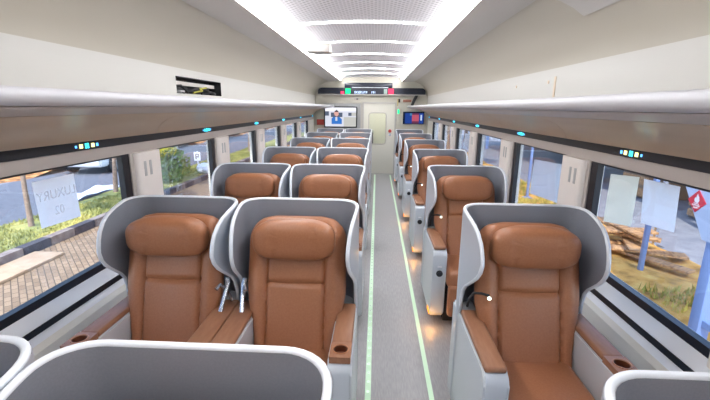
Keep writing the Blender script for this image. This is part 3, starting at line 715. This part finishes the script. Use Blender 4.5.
def bumpy(name, x0, x1, y0, y1, nx, ny, zf, m, kind):
    bm = bmesh.new(); vs = [[bm.verts.new((x0 + (x1 - x0) * i / nx, y0 + (y1 - y0) * j / ny, zf(x0 + (x1 - x0) * i / nx, y0 + (y1 - y0) * j / ny))) for i in range(nx + 1)] for j in range(ny + 1)]
    for j in range(ny):
        for i in range(nx): bm.faces.new((vs[j][i], vs[j][i + 1], vs[j + 1][i + 1], vs[j + 1][i]))
    return tag(link(name, bm, m, angle=2), kind=kind)
def blades(bm, x0, x1, y0, y1, n, zf, hmin, hmax, w=.02, skip=()):
    for _ in range(n):
        x, y = R.uniform(x0, x1), R.uniform(y0, y1)
        if any(abs(x - a) < c and abs(y - b) < c for a, b, c in skip): continue
        z = zf(x, y); h = R.uniform(hmin, hmax); a = R.uniform(0, PI); l = R.uniform(-.6, .6) * h
        c, s = math.cos(a) * w, math.sin(a) * w
        bm.faces.new([bm.verts.new(p) for p in ((x - c, y - s, z), (x + c, y + s, z), (x + l, y + l * .5, z + h))])
gz = lambda x, y: GZ + .10 + .03 * math.sin(x * 3 + y)
bm = bmesh.new(); 
nx, ny = 6, 60
o = bumpy('grass_verge', -7.72, -6.12, 2, 40, 8, 80, gz, M['grass'], 'structure')
bm = bmesh.new(); blades(bm, -7.7, -6.14, 4, 24, 14000, gz, .03, .08, .02, ((-7.15, 7.7, .3), (-7.5, 10.75, .35), (-6.9, 22, .4), (-6.9, 13.0, .8), (-6.9, 15.3, .2), (-6.25, 14.5, .5), (-7.85, 10.0, .5), (-7.85, 10.65, .6), (-7.85, 11.3, .5)))
tag(link('grass', bm, M['grass'], smooth=False), 'short sunlit grass along the kerb outside', 'grass', kind='stuff')
bm = bmesh.new(); y = 2.0; k = 0
while y < 40:
    box(bm, -6.12, -5.95, y, y + .58, GZ - .1, GZ + .16, mi=k % 2); y += .6; k += 1
tag(link('kerb', bm, [M['kerbl'], M['kerbd']], smooth=False), kind='structure')
bumpy('bank', -40, -12.2, -5, 80, 30, 60, lambda x, y: GZ + .05 + .22 * (-12.2 - x) + .25 * math.sin(x * 1.3 + y * .7), M['leafy'], 'structure')
tag(link('concrete_slab', B(-5.9, -5.35, 5.0, 6.35, GZ, GZ + .05, bev=.01), mat('pale_board', rgb(184, 158, 130), .8, noise=rgb(170, 142, 114), nscale=6)), 'flat pale board lying on the brick paving beside the kerb', 'board')
# trees (trunk with limbs and leaf crown)
def leaves(c, r, n, sz, m, name, parent, squash=.8, flowers=None):
    bm = bmesh.new()
    for i in range(n):
        while True:
            p = Vector((R.uniform(-1, 1), R.uniform(-1, 1), R.uniform(-1, 1)))
            if .3 < p.length < 1: break
        p = Vector((p.x * r, p.y * r, p.z * r * squash)) + Vector(c)
        q = Vector((R.gauss(0, 1), R.gauss(0, 1), R.gauss(0, 1))).normalized(); a = q.orthogonal().normalized() * sz; b = q.cross(a).normalized() * sz * .55
        bm.faces.new([bm.verts.new(p + v) for v in (-a, b, a, -b)])
    return link(name, bm, m, parent, smooth=False)
def tree(x, y, h, r, lab, m='darkleaf', n=1200, cr=1.6, lean=0):
    t = empty('tree', (x, y, GZ), label=lab, cat='tree', group='trees outside')
    link('trunk', tube(bmesh.new(), [(0, 0, -.05), (lean * .3, 0, h * .3), (lean * .7, .05, h * .65), (lean, .1, h)], [r * 1.3, r, r * .9, r * .7], 12), M['bark'], t)
    for k in range(4):
        a = k * 1.7 + .4; link('branch', tube(bmesh.new(), [(lean * .8, .07, h * .75), (lean + .4 * cr * math.cos(a), .4 * cr * math.sin(a), h + .3), (lean + .8 * cr * math.cos(a), .8 * cr * math.sin(a), h + .8)], [r * .5, r * .35, r * .15], 6), M['bark'], t)
    leaves((lean, 0, h + .7), cr, n, .13, M[m], 'crown', t)
    return t
tree(-7.15, 7.7, 3.0, .045, 'thin brown tree trunk on the verge behind the reversed paper sheet', cr=1.3)
tree(-7.45, 10.95, 3.2, .055, 'slim pale leaning trunk on the verge near the parked car', lean=.25, cr=1.3)
tree(-6.9, 22, 3.0, .1, 'verge tree farther along the kerb past the street sign')
tree(-13.5, 30, 3.5, .16, 'leafy tree on the bank across the road', cr=2.5, n=2200)
tree(-9, 38, 3.0, .16, 'far leafy tree at the end of the road', cr=3, n=2600, m='foliage')
tree(-15, 20, 3.5, .16, 'bushy tree on the leaf-covered bank opposite the sign', cr=2.2, n=1800, m='foliage')
# flowering shrub
s_ = empty('flowering_shrub', (-6.9, 13.0, GZ + .1), label='green shrub with yellow flowers on the verge by the second window', cat='shrub')
for k in range(6):
    a = k * 1.05; link('stem', tube(bmesh.new(), [(0, 0, 0), (.25 * math.cos(a), .25 * math.sin(a), .5), (.5 * math.cos(a), .5 * math.sin(a), 1.0)], [.025, .018, .01], 6), M['bark'], s_)
leaves((0, 0, .55), .75, 1400, .06, M['foliage'], 'foliage', s_, .8); leaves((-.05, -.15, 1.02), .45, 220, .06, M['flower'], 'blossom', s_, .4)
# street sign on pole
s_ = empty('street_sign', (-6.9, 15.3, GZ + .1), label='white street sign with dark mark on a thin pole on the verge', cat='sign')
link('pole', cyl(bmesh.new(), (0, 0, 0), (0, 0, .75), .022, n=12), M['plastic'], s_)
link('plate', B(-.13, .13, -.035, -.023, .38, .72, bev=.005), M['plastic'], s_)
bm = bmesh.new(); box(bm, -.07, -.03, -.038, -.034, .44, .66); box(bm, -.07, .07, -.038, -.034, .62, .66); box(bm, .03, .07, -.038, -.034, .52, .66); box(bm, -.07, .07, -.038, -.034, .51, .55)
link('mark', bm, M['asphalt'], s_, smooth=False)
# white bag and plastic sheet
bm = superell(-6.25, 14.5, GZ + .30, .30, .30, .20, .8, .8, 28, 18)
for v in bm.verts: v.co += Vector((R.uniform(-.03, .03), R.uniform(-.03, .03), R.uniform(-.03, .03)))
tag(link('plastic_sack', bm, M['plastic'], angle=2), 'bulging white plastic sack on the kerb outside the second window', 'sack')
tag(bumpy('plastic_sheet', -8.3, -7.74, 9.7, 11.6, 14, 20, lambda x, y: GZ + .14 + .10 * math.exp(-((x + 8.0) / .22) ** 2) + .03 * math.sin(x * 9 + y * 5) + .03 * math.sin(y * 7), M['plastic'], 'thing'), 'crumpled white plastic sheet at the edge of the verge', 'sheet')
# parked car
def car(x, y, lab, rot):
    c = empty('car', (x, y, GZ), label=lab, cat='car'); c.rotation_euler = (0, 0, rot)
    bm = bmesh.new(); pr = [(-2.1, .3), (2.1, .3), (2.15, .6), (2.05, .88), (1.2, .98), (.6, 1.42), (-1.5, 1.46), (-2.0, 1.0), (-2.15, .7)]
    A = [bm.verts.new((-.85 + (.12 if z > 1.2 else 0), u, z)) for u, z in pr]; D = [bm.verts.new((.85 - (.12 if z > 1.2 else 0), u, z)) for u, z in pr]; n = len(pr)
    for i in range(n): bm.faces.new((A[i], A[(i + 1) % n], D[(i + 1) % n], D[i]))
    bm.faces.new(A); bm.faces.new(D[::-1]); bmesh.ops.bevel(bm, geom=bm.edges[:], offset=.05, segments=2, affect='EDGES')
    body = link('body', bm, M['carpaint'], c, angle=.5)
    for sx in (-1, 1):
        bm = bmesh.new(); q = [(-1.45, 1.02), (.95, 1.02), (.5, 1.36), (-1.35, 1.38)]
        bm.faces.new([bm.verts.new((sx * (.862 - .10 * (z - 1.0) / .4), u, z)) for u, z in q]); bm.faces.new([bm.verts.new((sx * (.80 - .10 * (z - 1.0) / .4), u, z)) for u, z in q])
        link('side_window', bm, M['carglass'], body, smooth=False)
        for u in (-1.3, 1.35):
            bm = cyl(bmesh.new(), (sx * .70, u, .33), (sx * .88, u, .33), .33, n=24); w = link('wheel', bm, M['black'], c)
            link('hub', cyl(bmesh.new(), (sx * .88, u, .33), (sx * .89, u, .33), .2, n=18), M['steel'], w)
    return c
car(-11.1, 16.3, 'silver car parked on the road across from the first window', .05)
# single-seat side of the track
slab('track_bed', 1.9, 4.0, -4, 60, GZ, M['concrete'], t=.1)
dz = lambda x, y: GZ + .04 + .05 * math.sin(x * 4 + y * 2) * math.sin(y * 1.7)
bumpy('dry_verge', 3.95, 5.6, 2.5, 30, 12, 90, dz, M['drygrass'], 'structure')
bm = bmesh.new(); blades(bm, 4.0, 5.5, 3.2, 14, 5200, dz, .04, .14, .018, ((4.45, 6.2, .3), (4.8, 7.3, 1.7), (4.7, 11.8, .3), (4.3, 3.2, .9), (4.3, 4.0, .8)))
M['lowgrass'] = mat('low_weeds', rgb(196, 176, 84), .8, noise=rgb(140, 140, 62), nscale=2)
tag(link('weeds', bm, M['lowgrass'], smooth=False), 'sunlit yellow-green weeds outside the first single-seat window', 'weeds', kind='stuff')
# timber boards in an untidy heap
for i, (x, y, z, l, w, a, b) in enumerate(((4.85, 6.65, .05, 1.3, .22, .5, 0), (4.9, 6.9, .10, 1.3, .25, 1.2, 0), (4.5, 7.6, .05, 1.5, .2, 1.3, 0), (5.0, 7.4, .15, 1.5, .26, -.4, 0), (4.8, 7.7, .20, 1.6, .22, .9, 0), (4.9, 7.3, .35, 1.1, .2, .1, 0), (5.0, 7.8, .25, 1.5, .24, .0, 0), (4.8, 7.5, .30, 1.3, .3, 1.5, 0))):
    o = tag(link('timber_board', B(-w / 2, w / 2, -l / 2, l / 2, -.02, .02, bev=.004), M['wood']), 'loose timber board in the heap outside the single-seat window', 'board', 'loose boards outside')
    o.location = (x, y, GZ + z + .06); o.rotation_euler = (b, b * .5, a)
# blue storage tank on legs with red diamond placard
tk = empty('storage_tank', (3.6, 3.6, GZ), label='pale blue hopper-bottomed tank with red diamond placards outside the window', cat='tank')
bm = bmesh.new(); lv = [(.15, .65, 1.20, -.35, .50), (0, 1.4, 1.24, -.36, .58), (0, 1.4, 1.84, -.92, 1.0), (0, 1.4, 3.0, -.94, 1.03)]
rr = [[bm.verts.new(q) for q in ((x0, y0, z), (x1, y0, z), (x1, y1, z), (x0, y1, z))] for x0, x1, z, y0, y1 in lv]
for a, b in zip(rr, rr[1:]):
    for k in range(4): bm.faces.new((a[k], a[(k + 1) % 4], b[(k + 1) % 4], b[k]))
bm.faces.new(rr[0][::-1]); bm.faces.new(rr[-1]); bmesh.ops.bevel(bm, geom=bm.edges[:], offset=.03, segments=2, affect='EDGES')
link('vessel', bm, M['tank'], tk, angle=.5)
for x in (.08, 1.3):
    for y in (-.30, .46): link('leg', B(x - .065, x + .065, y - .065, y + .065, -.02, 1.3, bev=.01), M['bluepaint'], tk)
link('cross_bar', B(.05, .11, -.28, .44, .35, .42), M['bluepaint'], tk)
bm = bmesh.new(); hd = .122
q = [(0, hd), (hd, 0), (0, -hd), (-hd, 0)]
A = [bm.verts.new((x, 0, z)) for x, z in q]; D = [bm.verts.new((x, .006, z)) for x, z in q]
bm.faces.new(A); bm.faces.new(D[::-1])
for i in range(4): bm.faces.new((A[i], D[i], D[(i + 1) % 4], A[(i + 1) % 4]))
M['placred'] = mat('placard_red', rgb(212, 40, 60), .5); M['placwhite'] = mat('placard_white', rgb(240, 235, 238), .5)
for py in (.72, .40):
    b = bmesh.new(); merge(b, bm.copy()); pl = link('placard', b, M['placred'], tk, smooth=False); pl['label'] = 'red diamond placard with white flame'
    pl.location = (-.007, py, 1.65); pl.rotation_euler = (0, 0, -PI / 2)
    b = bmesh.new(); fl = [(0, .085), (.012, .06), (.030, .045), (.024, .035), (.036, .02), (.028, -.005), (.012, -.015), (-.012, -.015), (-.028, -.005), (-.034, .022), (-.022, .04), (-.014, .03), (-.012, .055)]
    b.faces.new([b.verts.new((x, -.002, z)) for x, z in fl]); box(b, -.034, .034, -.003, -.001, -.028, -.021)
    link('flame', b, M['placwhite'], pl, smooth=False)
    text('lettering', 'FLAMMABLE', .024, M['placwhite'], pl, (0, -.002, -.045), (PI / 2, 0, 0), sx=.8)
    text('lettering', 'LIQUID', .024, M['placwhite'], pl, (0, -.002, -.068), (PI / 2, 0, 0), sx=.8)
bm.free()
# posts and yard structures
for x, y, m, lab in ((4.45, 6.2, 'bluepaint', 'blue-grey steel post standing behind the paper sheets'), (5.6, 7.6, 'steel', 'thin grey post in the yard behind the tank'), (4.7, 11.8, 'bluepaint', 'blue post outside the second single-seat window')):
    o = empty('steel_post', (x, y, GZ), label=lab, cat='post', group='yard posts')
    link('shaft', B(-.032, .032, -.032, .032, 0, 3.4, bev=.006), M[m], o); link('base_plate', B(-.12, .12, -.12, .12, 0, .03), M[m], o)
o = empty('added_yard_shed', (10.2, 12, GZ), label='added open shed shading the yard, with grey-green back wall beyond the boards', cat='shed')
link('back_wall', B(1.4, 1.6, -10, 18, 0, 3.4), mat('shed_wall', rgb(150, 166, 140), .8, noise=rgb(128, 140, 126), nscale=1.5), o, smooth=False)
link('roof', B(-3.0, 1.7, -10.2, 18.2, 3.4, 3.5), mat('added_shade_roof', rgb(120, 124, 132), .6), o, smooth=False)  # roof out of view, added to keep the yard in shade
for k in range(5): link('added_roof_post', B(-2.8, -2.65, -9.5 + 6 * k, -9.35 + 6 * k, 0, 3.4), M['bluepaint'], o, smooth=False)
for i, (x, y, w, h, col) in enumerate(((8.4, 9.6, .8, 1.0, (90, 84, 84)), (8.8, 12.5, 1.2, 1.4, (120, 96, 76)), (8.2, 15.5, 1.0, .9, (70, 92, 130)))):
    o = empty('crate', (x, y, GZ), label=('dark grey', 'brown', 'blue')[i] + ' slatted crate stored under the added yard shed', cat='crate')
    m = mat('crate_%d' % i, rgb(*col), .7)
    link('case', B(-w / 2, w / 2, -w / 2, w / 2, 0, h, bev=.02), m, o)
    bm = bmesh.new()
    for k in range(4): box(bm, -w / 2 - .03, -w / 2, -w / 2, w / 2, .06 + k * h / 4, .06 + k * h / 4 + h / 6)
    link('slat', bm, M['wood'], o, smooth=False)
tree(4.7, 18, 2.6, .12, 'yellow-green tree outside the third single-seat window', cr=1.0, n=1500, m='foliage')
tree(4.6, 25, 2.8, .14, 'dark tree farther down the track beyond the added shed', cr=1.3, n=2000)
tree(7.5, 33, 2.8, .14, 'distant tree beside the track past the added shed', cr=2.4, n=2000)

# ------------------------------------------------------------------ light
w = bpy.data.worlds.new('World'); bpy.context.scene.world = w; w.use_nodes = True; nt = w.node_tree
sky = nt.nodes.new('ShaderNodeTexSky'); sky.sky_type = 'NISHITA'; sky.sun_disc = False; sky.sun_elevation = math.radians(50); sky.sun_rotation = math.radians(180)
bg = nt.nodes['Background']; bg.inputs['Strength'].default_value = .42
nt.links.new(sky.outputs[0], bg.inputs['Color'])
sl_ = bpy.data.lights.new('sun', 'SUN'); sl_.energy = 3.3; sl_.angle = .01; sl_.color = (1, .93, .80)
so = bpy.data.objects.new('sun', sl_); C.objects.link(so); so.rotation_euler = Vector((.16, .62, -.78)).to_track_quat('-Z', 'Y').to_euler()
for i, y in enumerate(RY[1:5]):
    l = bpy.data.lights.new('foot_lamp', 'POINT'); l.energy = .25; l.color = (1, .45, .10); l.shadow_soft_size = .02
    lo = bpy.data.objects.new('foot_lamp', l); C.objects.link(lo); lo.location = (.86 - .30, y - .70, .06)

# ------------------------------------------------------------------ camera
F = 395.0; ROLL = math.radians(.55); Pt, Ps = math.radians(13.207), math.radians(2.838)
s_, c_ = math.sin(Pt), math.cos(Pt)
fw = Vector((-math.sin(Ps) * c_, math.cos(Ps) * c_, -s_)); rt = Vector((math.cos(Ps), math.sin(Ps), 0)); up = rt.cross(fw)
rt2 = rt * math.cos(ROLL) + up * math.sin(ROLL); up2 = up * math.cos(ROLL) - rt * math.sin(ROLL)
cd = bpy.data.cameras.new('camera'); cd.sensor_width = 36; cd.lens = F / 710 * 36; cd.clip_start = .02; cd.clip_end = 300
co = bpy.data.objects.new('camera', cd); C.objects.link(co)
m4 = Matrix.Identity(4)
for i in range(3): m4[i][0], m4[i][1], m4[i][2], m4[i][3] = rt2[i], up2[i], -fw[i], (.125, 0, 1.6)[i]
co.matrix_world = m4
sc = bpy.context.scene; sc.camera = co
sc.view_settings.view_transform = 'Standard'; sc.view_settings.look = 'None'; sc.view_settings.gamma = 1; sc.view_settings.use_curve_mapping = False
sc.view_settings.exposure = 1.0
